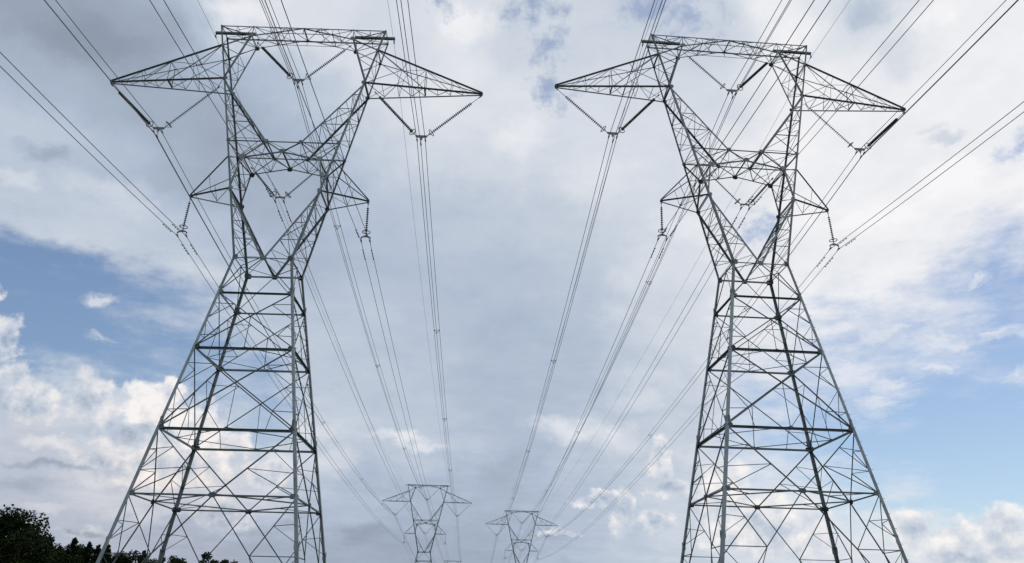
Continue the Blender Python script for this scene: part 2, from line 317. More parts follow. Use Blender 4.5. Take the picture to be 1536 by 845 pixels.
def body_face(mb, pl, A, B, n):
    """bracing of one face of the body; A(z), B(z) are its two legs, n its outward normal"""
    Mid = lambda z: (A(z) + B(z)) * 0.5
    mb.brace(A(zE), B(zE), .16, n)
    for z, w in ((zD, .22), (zC, .22), (zB, .17)): mb.ledge(A(z), B(z), w, n)
    for z0, z1, w, rd in ((zB, zW, .10, 0), (zC, zB, .105, 1), (zD, zC, .125, 1)):
        mb.brace(A(z0), B(z1), w, n) if rd else None
        mb.brace(B(z0), A(z1), w, n) if rd else None
        if rd:
            wr = .07
            for P, Q in ((A, B), (B, A)):
                up = L(P(z1), Q(z0), .22); lo = L(P(z0), Q(z1), .22)
                lg = lambda t: L(P(z0), P(z1), t)
                mb.brace(up, lg(.79), wr, n); mb.brace(up, lg(.5), wr, n)
                mb.brace(lo, lg(.21), wr, n); mb.brace(lo, lg(.5), wr, n)
                if z0 == zD: mb.brace(lo, L(P(z0), Q(z0), .22), .065, n)
            # hanger from the crossing to the strut below
            cw = (A(z1) - B(z1)).length; cz = (A(z0) - B(z0)).length
            X = L(A(z0), B(z1), cz / (cz + cw)); mb.brace(X, Mid(z0), .075, n)
        else:
            mb.brace(Mid(zW), A(z0), w, n); mb.brace(Mid(zW), B(z0), w, n)
    # E - D: inverted V to the middle of the diaphragm strut, with redundants
    for P in (A, B):
        top, foot, mid = P(zD), P(zE), Mid(zE)
        mb.brace(top, mid, .125, n)
        dg = lambda t: L(top, mid, t); lg = lambda t: L(top, foot, t)
        mb.brace(lg(.35), dg(.3), .065, n); mb.brace(lg(.66), dg(.3), .07, n)
        mb.brace(lg(.66), dg(.6), .065, n); mb.brace(foot, dg(.6), .09, n)
        # F - E and the foot panel
        qp = L(P(zF), (A if P is B else B)(zF), .25)
        mb.brace(foot, qp, .1, n); mb.brace(mid, qp, .11, n); mb.brace(P(zF), qp, .085, n)
        h = L(foot, qp, .5); lf = lambda t: L(foot, P(zF), t)
        mb.brace(lf(.46), h, .065, n); mb.brace(lf(.8), h, .065, n)
        base = P(0.25)
        mb.brace(qp, base, .1, n); mb.brace(P(zF), L(qp, base, .35), .065, n); mb.brace(P(1.6), L(qp, base, .35), .065, n); mb.brace(P(1.6), L(qp, base, .68), .06, n)
    nq0, nq1 = L(A(zF), B(zF), .25), L(B(zF), A(zF), .25)
    mb.brace(nq0, L(A(0.25), B(0.25), .12), .09, n); mb.brace(nq1, L(B(0.25), A(0.25), .12), .09, n)
    up = V((0, 0, 1))
    pl.plate(Mid(zE) + n * .012, n, up, .6, .42); pl.plate(Mid(zD) + n * .012, n, up, .3, .25)
    for z, sz in ((zE, .42), (zD, .42), (zC, .4), (zB, .35)):
        for P, Q in ((A, B), (B, A)):
            d = (Q(z) - P(z)).normalized(); pl.plate(P(z) + d * .24 + n * .014, n, up, sz, sz)

def lacing(mb, A, B, n, ts, w=.07, cross=False, rungs=True, flip=False):
    """ladder between chords A(t), B(t)"""
    for i, t in enumerate(ts):
        if rungs and (A(t) - B(t)).length > .25: mb.brace(A(t), B(t), w, n)
        if i:
            a, b = ((A(ts[i - 1]), B(t)) if (i % 2) ^ flip else (B(ts[i - 1]), A(t)))
            mb.brace(a, b, w, n)
            if cross: mb.brace(B(ts[i - 1]) if (i % 2) ^ flip else A(ts[i - 1]), B(t) if not ((i % 2) ^ flip) else A(t), w, n)

def make_tower():
    root = empty('lattice_pylon')
    F, Bk = -1, 1
    # legs with their heel outside
    for sx in (-1, 1):
        for sy in (-1, 1):
            lg = MB(); a, b = V((-sx, 0, 0)), V((0, -sy, 0))
            e = V((sx * .02, sy * .02, 0))
            pts = [-.1, zF + .6, zD + .4, zB + .2, zW]
            for i in range(4):
                lg.angle(body(sx, sy, pts[i]) + e, body(sx, sy, pts[i + 1] + (.0 if i == 3 else .0)) + e, (.29, .27, .25, .23)[i], a, b, (.034, .032, .03, .028)[i])
            for i in (1, 2, 3):      # splice plates
                c = body(sx, sy, pts[i]); lg.plate(c + V((-sx * .13, sy * .045, 0)), (0, sy, 0), (0, 0, 1), .2, .7, .024); lg.plate(c + V((sx * .045, -sy * .13, 0)), (sx, 0, 0), (0, 0, 1), .2, .7, .024)
            ft = MB(); c = body(sx, sy, 0)
            ft.lathe(V((c.x, c.y, -.8)), V((c.x, c.y, 1)), [(0, .5), (.95, .5), (1.0, .46)], 20)
            ft.build('footing', M_CONC, root)
            if sx == 1 and sy == -1:
                bt = lg; z = 3.0; k = 0
                while z < zW:
                    c = body(1, -1, z) + e; d = V((1, 0, 0)) if k % 2 else V((0, -1, 0))
                    c += V((-.1, 0, 0)) if not k % 2 else V((0, .1, 0))
                    bt.tube([c, c + d * .17], .013, 6); z += .42; k += 1
            lg.build('leg', M_LEG, root)
    # body faces
    for (ax, ay), (bx, by), n in (((-1, F), (1, F), V((0, -1, .08))), ((-1, Bk), (1, Bk), V((0, 1, .08))), ((-1, F), (-1, Bk), V((-1, 0, .11))), ((1, F), (1, Bk), V((1, 0, .11)))):
        mb = pl = MB(); body_face(mb, pl, lambda z: body(ax, ay, z), lambda z: body(bx, by, z), n.normalized())
        fb = mb.build('lattice_bracing', M_LACE, root)
    # plan bracing
    def plan(z, w, hw):
        mb = MB(); nn = V((0, 0, -1))
        mids = [(body(-1, F, z) + body(1, F, z)) / 2, (body(1, F, z) + body(1, Bk, z)) / 2, (body(1, Bk, z) + body(-1, Bk, z)) / 2, (body(-1, Bk, z) + body(-1, F, z)) / 2]
        for i in range(4): mb.brace(mids[i], mids[(i + 1) % 4], w, nn)
        if hw:
            for c, i, j in ((body(-1, F, z), 0, 3), (body(1, F, z), 0, 1), (body(1, Bk, z), 1, 2), (body(-1, Bk, z), 2, 3)):
                mb.brace(c, (mids[i] + mids[j]) / 2, .08, nn)
        return mb.build('diaphragm', M_LACE, root)
    plan(zE - .04, .13, True); plan(zD - .04, .09, False); plan(zC - .04, .08, False)
    # waist frame
    wf = pl = MB()
    for sy in (F, Bk):
        n = V((0, sy, .05)).normalized(); (wf.brace if sy < 0 else wf.ledge)(outer(-1, sy, zW), outer(1, sy, zW), .1 if sy < 0 else .2, n); pl.plate(V((0, sy * (dW + .015), zW - .02)), n, (0, 0, 1), .5, .5)
        for sx in (-1, 1): pl.plate(outer(sx, sy, zW) + V((-sx * .16, sy * .05, 0)), n, (0, 0, 1), .42, .55)
    for sx in (-1, 1):
        n = V((sx, 0, 0)); wf.brace(outer(sx, F, zW), outer(sx, Bk, zW), .12, n)
        for sy in (F, Bk): pl.plate(outer(sx, sy, zW) + V((sx * .05, -sy * .16, 0)), n, (0, 0, 1), .4, .55)
    wf.brace(V((0, -dW, zW)), V((0, dW, zW)), .13, (0, 0, -1))
    for sx in (-1, 1):
        for sy in (F, Bk): wf.brace(V((0, sy * dW, zW)), V((sx * (wW + .0), -sy * .0, zW)), .08, (0, 0, -1))
    w_ = wf.build('waist_frame', M_STEEL, root)
    # forked columns, each side: waist fork -> bridge knuckle -> upper column
    for sx in (-1, 1):
        ch, lc = MB(), MB(); pl = ch
        nodes = {}
        for sy in (F, Bk):
            o = lambda z: outer(sx, sy, z); ah, bh = V((-sx, 0, 0)), V((0, -sy, 0)); e = V((sx * .015, sy * .02, 0))
            for z0, z1, w in ((zW, zA1, .21), (zA1, zH, .19), (zH, zA2, .18), (zA2, zT, .16)): ch.angle(o(z0) + e, o(z1) + e, w, ah, bh)
            Wm, A1 = V((0, sy * dW, zW)), o(zA1); Br = V((sx * iBr, sy * dep(zBr), zBr)); Hk = V((sx * iH, sy * dep(zH), zH))
            In = V((sx * iIn, sy * dep(zIn), zIn)); A2, H, At, T = o(zA2), o(zH), o(zAt), o(zT); It = V((sx * iIn, sy * dep(zT), zT))
            nodes[sy] = (Wm, A1, Br, Hk, In, A2, H, At, T, It)
            n = V((0, sy, .04)).normalized(); ih = V((sx, 0, .3))
            for p, q, w in ((Wm, A1, .19), (A1, Br, .15), (Br, H, .12), (Hk, A2, .17), (A2, In, .15)): ch.angle(p, q, w, ih, bh)
            ch.brace(H, Hk, .1, n); ch.brace(In, At, .13, n); ch.brace(In, T, .1, n); ch.brace(In, It, .1, n)
            ch.brace(Br, Hk, .12, n)
            # face lacing
            lacing(lc, lambda t: L(outer(sx, sy, zW), A1, t), lambda t: L(Wm, A1, t), n, (.0, .27, .52, .76), .075)
            ob = outer(sx, sy, zBr)
            lc.brace(ob, Br, .09, n); lc.brace(L(A1, H, .32), L(A1, Br, .5), .07, n); lc.brace(L(A1, Br, .5), ob, .07, n); lc.brace(L(A1, H, .32), Br, .06, n)
            lacing(lc, lambda t: L(H, A2, t), lambda t: L(Hk, A2, t), n, (.0, .3, .56, .8), .075)
            ia = L(A2, In, .55)
            lc.brace(ia, L(A2, T, .62), .08, n); lc.brace(ia, A2 * .45 + T * .55 if False else L(A2, T, .3), .065, n); lc.brace(L(A2, In, .28), L(A2, T, .3), .06, n); lc.brace(In, L(A2, T, .62), .065, n)
            for c, sz in ((A1 + V((-sx * .08, 0, 0)), .42), (Br, .55), (Hk, .38), (H + V((-sx * .1, 0, 0)), .4), (A2 + V((-sx * .1, 0, 0)), .45), (In, .5), (At + V((-sx * .08, 0, 0)), .35)):
                pl.plate(c + n * .03, n, (0, 0, 1), sz, sz)
        f, b = nodes[F], nodes[Bk]
        # lacing between front and back planes
        no = V((sx, 0, -.05)).normalized(); ni = V((-sx, 0, -.6)).normalized()
        lacing(lc, lambda t: outer(sx, F, zW + (zA1 - zW) * t), lambda t: outer(sx, Bk, zW + (zA1 - zW) * t), no, (0, .2, .4, .6, .8, 1.0), .07)
        lacing(lc, lambda t: outer(sx, F, zA1 + (zH - zA1) * t), lambda t: outer(sx, Bk, zA1 + (zH - zA1) * t), no, (0, .33, .66, 1.0), .07)
        lacing(lc, lambda t: outer(sx, F, zH + (zA2 - zH) * t), lambda t: outer(sx, Bk, zH + (zA2 - zH) * t), no, (0, .2, .4, .6, .8, 1.0), .065)
        lacing(lc, lambda t: outer(sx, F, zA2 + (zT - zA2) * t), lambda t: outer(sx, Bk, zA2 + (zT - zA2) * t), no, (0, .31, .62, 1.0), .065)
        lacing(lc, lambda t: L(f[0], f[1], t), lambda t: L(b[0], b[1], t), ni, (.12, .27, .4, .52, .64, .76, .9), .065)
        lacing(lc, lambda t: L(f[1], f[2], t), lambda t: L(b[1], b[2], t), V((-sx, 0, 0)), (0, .5, 1.0), .075)
        lacing(lc, lambda t: L(f[3], f[5], t), lambda t: L(b[3], b[5], t), ni, (0, .15, .3, .43, .56, .68, .8, .92), .06)
        lacing(lc, lambda t: L(f[5], f[4], t), lambda t: L(b[5], b[4], t), V((-sx, 0, .3)), (0, .28, .55, 1.0), .065)
        ch.brace(f[2], b[2], .13, (0, 0, -1)); ch.brace(f[4], b[4], .12, (0, 0, -1)); ch.brace(f[5], b[5], .13, (0, 0, -1)); ch.brace(f[1], b[1], .12, (0, 0, -1))
        c_ = ch.build('forked_column', M_STEEL, root); lc.build('lacing', M_LACE, c_)
    # bridge between the two windows
    br = pl = MB()
    for sy in (F, Bk):
        n = V((0, sy, .04)).normalized(); Bm = V((0, sy * dep(zBm), zBm))
        (br.brace if sy < 0 else br.ledge)(outer(-1, sy, zH), outer(1, sy, zH), .11 if sy < 0 else .15, n)
        for sx in (-1, 1):
            Br = V((sx * iBr, sy * dep(zBr), zBr)); Hk = V((sx * iH, sy * dep(zH), zH))
            br.brace(Br, Bm, .15, n); br.brace(Hk, Bm, .13, n)
            br.brace(L(Br, Bm, .5), Hk, .06, n); br.brace(L(Br, Bm, .5), L(Br, Hk, .5), .06, n)
        pl.plate(Bm + n * .03, n, (0, 0, 1), .55, .5)
    br.brace(V((0, -dep(zBm), zBm)), V((0, dep(zBm), zBm)), .2, (0, 0, -1))
    dn = V((0, 0, -1))
    for sx in (-1, 1):
        for t, w in ((.5, .08),):
            P = lambda sy: L(V((sx * iBr, sy * dep(zBr), zBr)), V((0, sy * dep(zBm), zBm)), t)
            br.brace(P(F), P(Bk), w, dn)
            br.brace(V((sx * iBr, -dep(zBr), zBr)), P(Bk), .065, dn); br.brace(V((sx * iBr, dep(zBr), zBr)), P(F), .065, dn)
            br.brace(P(F), V((0, dep(zBm), zBm)), .065, dn); br.brace(P(Bk), V((0, -dep(zBm), zBm)), .065, dn)
        Q = lambda sy: V((sx * iH, sy * dep(zH), zH)); br.brace(Q(F), Q(Bk), .09, dn)
        br.brace(Q(F), outer(sx, Bk, zH), .06, dn); br.brace(Q(Bk), outer(sx, F, zH), .06, dn)
    br.brace(V((-iH, -dep(zH), zH)), V((iH, dep(zH), zH)), .06, dn); br.brace(V((iH, -dep(zH), zH)), V((-iH, dep(zH), zH)), .06, dn)
    b_ = br.build('bridge', M_STEEL, root)
    # large crossarms
    for sx in (-1, 1):
        ch, lc, pl = MB(), MB(), MB(); tip = V((sx * xA2, 0, zA2 - .02))
        bt = {sy: outer(sx, sy, zA2) for sy in (F, Bk)}; tp = {sy: outer(sx, sy, zAt) for sy in (F, Bk)}
        tb = {sy: tip + V((0, sy * .05, 0)) for sy in (F, Bk)}; tt = {sy: tip + V((0, sy * .05, .09)) for sy in (F, Bk)}
        for sy in (F, Bk):
            ch.angle(bt[sy], tb[sy], .15, (0, sy, 0), (0, 0, -1)); ch.angle(tp[sy], tt[sy], .15 if sy < 0 else .11, (0, sy, 0), (0, 0, -1))
            n = V((0, sy, .1)).normalized()
            B_ = lambda t: L(bt[sy], tb[sy], t); T_ = lambda t: L(tp[sy], tt[sy], t)
            ch.brace(T_(0), B_(.5), .1, n)
            lc.brace(B_(.27), L(T_(0), B_(.5), .52), .06, n); lc.brace(B_(.0), L(T_(0), B_(.5), .52), .06, n)
            lc.brace(L(T_(0), B_(.5), .52), T_(.28), .055, n)
            lc.brace(B_(.5), T_(.46), .08, n); lc.brace(T_(.46), L(T_(0), B_(.5), .78), .055, n)
            lc.brace(T_(.46), B_(.72), .065, n); lc.brace(B_(.72), T_(.72), .06, n); lc.brace(T_(.72), B_(.88), .05, n)
        dn = V((0, 0, -1)); ts = (0, .14, .27, .385, .5, .61, .72, .83)
        lacing(lc, lambda t: L(bt[F], tb[F], t), lambda t: L(bt[Bk], tb[Bk], t), dn, ts, .07)
        ch.brace(L(bt[F], tb[F], .5), L(bt[Bk], tb[Bk], .5), .2, dn)
        lacing(lc, lambda t: L(tp[F], tt[F], t), lambda t: L(tp[Bk], tt[Bk], t), V((0, 0, 1)), (0, .23, .46, .7), .055)
        ch.brace(tp[F], tp[Bk], .1, dn)
        pl.plate(tip + V((-sx * .12, 0, .03)), (0, 1, 0), (0, 0, 1), .42, .26, .16); pl.plate(tip + V((-sx * .1, 0, -.16)), (0, 1, 0), (0, 0, 1), .16, .24, .03)
        c_ = ch.build('crossarm', M_STEEL, root); lc.build('lacing', M_LACE, c_); pl.build('end_plate', M_PLATE, c_)
    # small bracket arms
    for sx in (-1, 1):
        ch, lc = MB(), MB(); tip = V((sx * xA1, 0, zA1))
        for sy in (F, Bk):
            a, c = outer(sx, sy, zA1), outer(sx, sy, zBr); tb = tip + V((0, sy * .04, 0)); tt = tip + V((0, sy * .04, .09))
            ch.angle(a, tb, .13, (0, sy, 0), (0, 0, -1)); ch.angle(c, tt, .1, (0, sy, 0), (0, 0, -1))
            n = V((0, sy, .1)).normalized()
            lc.brace(L(a, tb, .48), L(a, c, .0) if False else L(c, tt, .5), .055, n)
        a, b2 = outer(sx, F, zA1), outer(sx, Bk, zA1); dn = V((0, 0, -1))
        lc.brace(L(a, tip, .48), L(b2, tip, .48), .075, dn); lc.brace(a, L(b2, tip, .48), .06, dn)
        lc.plate(tip + V((-sx * .08, 0, .02)), (0, 1, 0), (0, 0, 1), .3, .24, .13)
        c_ = ch.build('bracket_arm', M_STEEL, root); lc.build('lacing', M_LACE, c_)
    # top beam, haunched down to the columns
    tb, lc = MB(), MB(); zS = zIn + (zT - zIn) * .42
    for sy in (F, Bk):
        n = V((0, sy, 0)); d = sy * dep(zT); d2 = sy * dep(zIn)
        tb.angle(V((-oT, d, zT)), V((oT, d, zT)), .13 if sy < 0 else .19, (0, sy if sy > 0 else -sy, 0), (0, 0, -1))
        xs_ = iIn * .58
        tb.brace(V((-xs_, d, zS)), V((xs_, d, zS)), .075, n)
        for sx in (-1, 1):
            In, It, Tm, T = V((sx * iIn, d2, zIn)), V((sx * iIn, d, zT)), V((0, d, zT)), V((sx * oT, d, zT))
            Sp = L(In, Tm, .42)
            tb.brace(In, Tm, .12, n)
            for p, q in ((It, Sp), (Sp, V((sx * iIn * .58, d, zT))), (V((sx * iIn * .58, d, zT)), L(In, Tm, .75)), (L(In, Tm, .75), V((sx * iIn * .3, d, zT))), (It, L(In, T, .5)), (V((0, d, zS)), Tm)):
                lc.brace(p, q, .06, n)
            lc.brace(V((sx * (oT + iIn) / 2, d, zT)), L(In, T, .5), .055, n)
    dn = V((0, 0, -1))
    tx = [-oT, -5.0, -iIn, -2.6, -1.3, 0, 1.3, 2.6, iIn, 5.0, oT]
    for i, x in enumerate(tx):
        lc.brace(V((x, -dep(zT), zT - .03)), V((x, dep(zT), zT - .03)), .07, dn)
        if i: lc.brace(V((tx[i - 1], (-1) ** i * dep(zT), zT - .03)), V((x, -(-1) ** i * dep(zT), zT - .03)), .065, dn)
    tb.brace(V((0, -dep(zT), zT - .06)), V((0, dep(zT), zT - .06)), .17, dn)
    for sx in (-1, 1):
        S = lambda sy, t: L(V((sx * iIn, sy * dep(zIn), zIn)), V((0, sy * dep(zT), zT)), t)
        for t0, t1 in ((0, .42), (.42, .75)):
            lc.brace(S(F, t0), S(Bk, t1), .065, dn); lc.brace(S(Bk, t0), S(F, t1), .065, dn)
        lc.brace(S(F, .42), S(Bk, .42), .075, dn)
        lc.brace(S(F, 0), outer(sx, Bk, zT), .07, dn); lc.brace(S(Bk, 0), outer(sx, F, zT), .07, dn)
    t_ = tb.build('top_beam', M_STEEL, root); lc.build('lacing', M_LACE, t_)
    for sx in (-1, 1):
        pk = MB(); pk.box(V((sx * (xG + iIn) / 2, 0, zT - .13)), (1, 0, 0), (0, 1, 0), (0, 0, 1), (xG - iIn) / 2, .1, .075)
        pk.plate(V((sx * (xG - .05), 0, zT - .3)), (0, 1, 0), (0, 0, 1), .12, .3, .03)
        pk.lathe(V((sx * (xG - .05), -.16, zT - .5)), V((sx * (xG - .05), .16, zT - .5)), [(0, .03), (.05, .05), (.27, .05), (.32, .03)], 8)
        pk.build('earth_wire_bracket', M_STEEL, root)
    return root

NAMES = 'steel lattice pylons carrying the two lines'
pyl = make_tower(); pyl.location = T1[:3]; pyl.rotation_euler.z = T1[3]
tag(pyl, 'huge pylon at left with dark treetops showing between its feet', 'pylon', NAMES)
for T, lb in ((T2, 'huge pylon at right standing clear of any trees'),
              (T3, 'small far pylon whose body rises above the lower edge, bigger of the distant pair'),
              (T4, 'small far pylon cut off at its lower window, lesser of the distant pair'),
              (T5, 'tiny most remote pylon, only its top beam peeking over the lower edge')):
    c = copy_tree(pyl); c.location = T[:3]; c.rotation_euler.z = T[3]; c['label'] = lb

# ------------------------------------------------------------------ insulators
YV = 32.28 + ZO; YC = 36.93 + ZO; YL = 26.87 + ZO; YS = 24.02 + ZO
def string(p, q, lead0, lead1, parent, rdisc=.12, pitch=.155, rod=.02):
    p, q = V(p), V(q); d = (q - p); ln = d.length; d.normalize()
    hw = MB(); hw.tube([p, p + d * lead0], rod, 6); hw.tube([q - d * lead1, q], rod * 1.2, 6)
    hw.box(p + d * .08, d, d.orthogonal().normalized(), d.cross(d.orthogonal().normalized()), .1, .045, .03)
    ds = MB(); h = lead0; a = p; prof = [(lead0 - .06, .03)]
    while h < ln - lead1 - pitch:
        prof += [(h, .02), (h + .02, .034), (h + .055, .036), (h + .064, rdisc * .62), (h + .078, rdisc), (h + .088, rdisc * .98), (h + .082, rdisc * .6), (h + .09, .024), (h + pitch - .005, .02)]; h += pitch
    prof.append((ln - lead1 + .02, .03))
    ds.lathe(p, q, prof, 12)
    o = ds.build('insulator_string', M_DISC, parent); hw.build('link_rod', M_HARD, o)
    rg = MB(); a = d.orthogonal().normalized(); b = d.cross(a); c = q - d * (lead1 + .12)
    rg.tube([c + (a * math.cos(k * math.pi / 10) + b * math.sin(k * math.pi / 10)) * .26 for k in range(20)], .028, 6, True)
    for k in (0, 10): rg.tube([c + a * math.cos(k * math.pi / 10) * .26, q - d * .05], .014, 5)
    rg.build('corona_ring', M_HARD, o)
    return o
def clamp(parent, x, z, top):
    cl = MB(); cl.tube([V((x, 0, top)), V((x, 0, z + .07))], .02, 6)
    cl.tube([V((x, -.22, z - .01)), V((x, -.1, z + .02)), V((x, 0, z + .035)), V((x, .1, z + .02)), V((x, .22, z - .01))], [.03, .05, .06, .05, .03], 8)
    cl.build('suspension_clamp', M_HARD, parent)
def yoke3(root, x, Yk):
    y = MB(); n = V((0, 1, 0))
    pr = [(-.42, .06), (.42, .06), (.44, -.04), (.34, -.13), (.1, -.15), (.06, -.34), (-.06, -.34), (-.1, -.15), (-.34, -.13), (-.44, -.04)]
    vs = [V((x + a, e * .018, Yk + b)) for e in (-1, 1) for a, b in pr]; k = len(pr)
    y.add(vs, [tuple(range(k)), tuple(range(2 * k - 1, k - 1, -1))] + [(i, k + i, k + (i + 1) % k, (i + 1) % k) for i in range(k)])
    o = y.build('yoke_plate', M_HARD, root)
    for dx, dz, tp in ((-.3, -.36, -.1), (.3, -.36, -.1), (0, -.72, -.32)): clamp(o, x + dx, Yk + dz, Yk + tp)
def yoke2(root, x, Yk, two=False):
    y = MB()
    pr = [(-.06, .1), (.06, .1), (.32, -.04), (.36, -.14), (.28, -.16), (.2, -.06), (-.2, -.06), (-.28, -.16), (-.36, -.14), (-.32, -.04)]
    if two: pr[0], pr[1] = (-.36, .05), (.36, .05)
    vs = [V((x + a, e * .02, Yk + b)) for e in (-1, 1) for a, b in pr]; k = len(pr)
    y.add(vs, [tuple(range(k)), tuple(range(2 * k - 1, k - 1, -1))] + [(i, k + i, k + (i + 1) % k, (i + 1) % k) for i in range(k)])
    o = y.build('yoke_plate', M_HARD, root)
    for dx in (-.3, .3): clamp(o, x + dx, Yk - .34, Yk - .12)
TOWERS = {1: T1, 2: T2, 3: T3, 4: T4}
def place(o, T): o.location = T[:3]; o.rotation_euler.z = T[3]
PROTO = {}
def make_ins(kind):
    root = empty('suspension_insulator')
    if kind in ('VL', 'VR'):
        s = -1 if kind == 'VL' else 1
        string((s * 13.62, 0, zA2 - .22), (s * 9.86, 0, YV + .02), .95, .28, root); string((s * 5.75, 0, zA2 - .12), (s * 9.04, 0, YV + .02), .55, .28, root); yoke3(root, s * 9.45, YV)
    elif kind == 'VC':
        for s in (-1, 1): string((s * 3.55, 0, zIn - .05), (s * .41, 0, YC + .02), .6, .28, root)
        yoke3(root, 0, YC)
    elif kind == 'LC':
        for s in (-1, 1): string((s * 2.35, 0, zBr - .1), (s * .34, 0, YL + .02), .55, .15, root, .09, .146)
        yoke2(root, 0, YL, True)
    else:
        s = -1 if kind == 'SL' else 1
        string((s * (xA1 - .05), 0, zA1 - .08), (s * (xA1 + .03), 0, YS + .1), .42, .12, root, .09, .146); yoke2(root, s * (xA1 + .03), YS)
    return root
KW = {'VL': 'V-shaped pair of insulator strings under the long arm pointing %s', 'VR': 'V-shaped pair of insulator strings under the long arm pointing %s',
      'VC': 'V-shaped insulator pair hanging in the upper window%s', 'LC': 'V-shaped insulator pair hanging in the lower window%s',
      'SL': 'single insulator string on the short bracket arm pointing %s', 'SR': 'single insulator string on the short bracket arm pointing %s'}
WH = {1: 'of the huge left pylon', 2: 'of the huge right pylon', 3: 'of the taller far pylon', 4: 'of the lower far pylon'}
for kind in ('VL', 'VC', 'VR', 'SL', 'LC', 'SR'):
    proto = None
    for ti in (1, 2, 3, 4):
        o = make_ins(kind) if proto is None else copy_tree(proto)
        proto = proto or o
        place(o, TOWERS[ti])
        other = ''
        if kind in ('VL', 'SL'): other = 'outward' if ti in (1, 3) else 'inward'
        if kind in ('VR', 'SR'): other = 'inward' if ti in (1, 3) else 'outward'
        lb = (KW[kind] % other) + ', ' + WH[ti]
        tag(o, lb, 'insulator', 'suspension insulators on the pylons')

# ------------------------------------------------------------------ conductors
def wpt(T, x, z):
    c, s = math.cos(T[3]), math.sin(T[3]); return V((T[0] + c * x, T[1] + s * x, T[2] + z))
def span(P, Q, sag, n):
    return [P + (Q - P) * (i / n) - V((0, 0, 4 * sag * (i / n) * (1 - i / n))) for i in range(n + 1)]
LINES = {1: (T1, T3, T5), 2: (T2, T4, (-9.0, 640.0, -6.0, .042))}
def run(line, x, z, sags):
    """points of one wire: back span behind the camera, then forward spans"""
    Ta, Tb, Tc = LINES[line]; P = wpt(Ta, x, z)
    back = wpt((Ta[0] + math.sin(.042) * 220, Ta[1] - math.cos(.042) * 220, Ta[2], .042), x, z)
    a = span(back, P, sags[0], 60); b = span(P, wpt(Tb, x, z), sags[1], 60); c = span(wpt(Tb, x, z), wpt(Tc, x, z), sags[2], 40)
    return a, b, c
def damper(mb, P, d, r=.035):
    c = P - V((0, 0, .1)); mb.tube([P, c], .014, 5); mb.tube([c - d * .24, c + d * .24], .012, 5)
    for s in (-1, 1): mb.tube([c + d * s * .16, c + d * s * .27], [r * .8, r * 1.3], 6)
BUNDLES = [('VL', -9.45, YV, 3), ('VC', 0, YC, 3), ('VR', 9.45, YV, 3), ('SL', -(xA1 + .03), YS, 2), ('LC', 0, YL, 2), ('SR', xA1 + .03, YS, 2)]
BL = {'VL': 'three-wire bundle through the long arm insulators %s of the %s row', 'VR': 'three-wire bundle through the long arm insulators %s of the %s row',
      'VC': 'three-wire conductor bundle through the upper windows of the %s pylon row', 'LC': 'two-wire conductor pair through the lower windows of the %s pylon row',
      'SL': 'two-wire conductor pair under the short brackets %s of the %s row', 'SR': 'two-wire conductor pair under the short brackets %s of the %s row'}
for line in (1, 2):
    Ta = LINES[line][0]; row = 'left' if line == 1 else 'right'
    for kind, x, Yk, nb in BUNDLES:
        root = empty('conductor_bundle', wpt(Ta, x, Yk - .4)); org = root.location.copy()
        side = ('on the outer side' if (kind[1] == 'L') == (line == 1) else 'on the inner side')
        lb = BL[kind] % (row if kind in ('VC', 'LC') else (side, row))
        tag(root, lb, 'power line', 'live conductors of the two lines')
        if nb == 3: offs = ((-.3, -.36), (.3, -.36), (0, -.72)); sg = (7, 3.4, 7) if line == 1 else (5.2, 4.7, 7)
        else: offs = ((-.3, -.34), (.3, -.34)); sg = (7.2, 2.5, 6) if line == 1 else (7.0, 4.2, 7)
        spans = []
        for dx, dz in offs:
            a, b, c = run(line, x + dx, Yk + dz, sg); spans.append((a, b, c))
            mb = MB(); mb.tube([p - org for p in a + b[1:] + c[1:]], .0225 if nb == 3 else .019, 6); mb.build('conductor_wire', M_WIRE, root)
        if nb == 3:
            for j, (si, fr) in enumerate(((0, .72), (0, .93) , (1, .13), (1, .33), (1, .56), (1, .8))):
                if si == 0 and j == 1: continue
                fr += .04 * math.sin(x * 3.1 + line * 2.0 + j)
                ps = []
                for s in spans:
                    w = s[si]; k = fr * (len(w) - 1); i = int(k); ps.append(w[i].lerp(w[i + 1], k - i) - org)
                mb = MB()
                for i in range(3): mb.tube([ps[i], ps[(i + 1) % 3]], .028, 5)
                for q_ in ps: mb.lathe(q_ - V((0, .07, 0)), q_ + V((0, .07, 0)), [(0, .04), (.03, .055), (.11, .055), (.14, .04)], 8)
                mb.build('spacer', M_HARD, root)
        else:
            for a, b, c in spans:
                P0 = b[0]
                for nxt, dist in ((b, 1.35), (b, 2.15), (a, 1.35), (a, 2.15)):
                    Q = nxt[1] if nxt is b else nxt[-2]
                    d = (Q - P0).normalized(); mb = MB(); damper(mb, P0 + d * dist - org, d); mb.build('vibration_damper', M_HARD, root)
    for sx in (-1, 1):
        a, b, c = run(line, sx * (xG - .05), zT - .5, (4.5, 3.2, 5)); mb = MB()
        root = empty('earth_wire', wpt(Ta, sx * xG, zT - .5)); org = root.location.copy()
        mb.tube([p - org for p in a + b[1:] + c[1:]], .0125, 6); mb.build('wire_strand', M_WIRE, root)
        side = 'outer' if (sx < 0) == (line == 1) else 'inner'
        tag(root, 'thin earth wire over the %s top corners of the %s pylon row' % (side, row), 'power line', 'earth wires of the two lines')

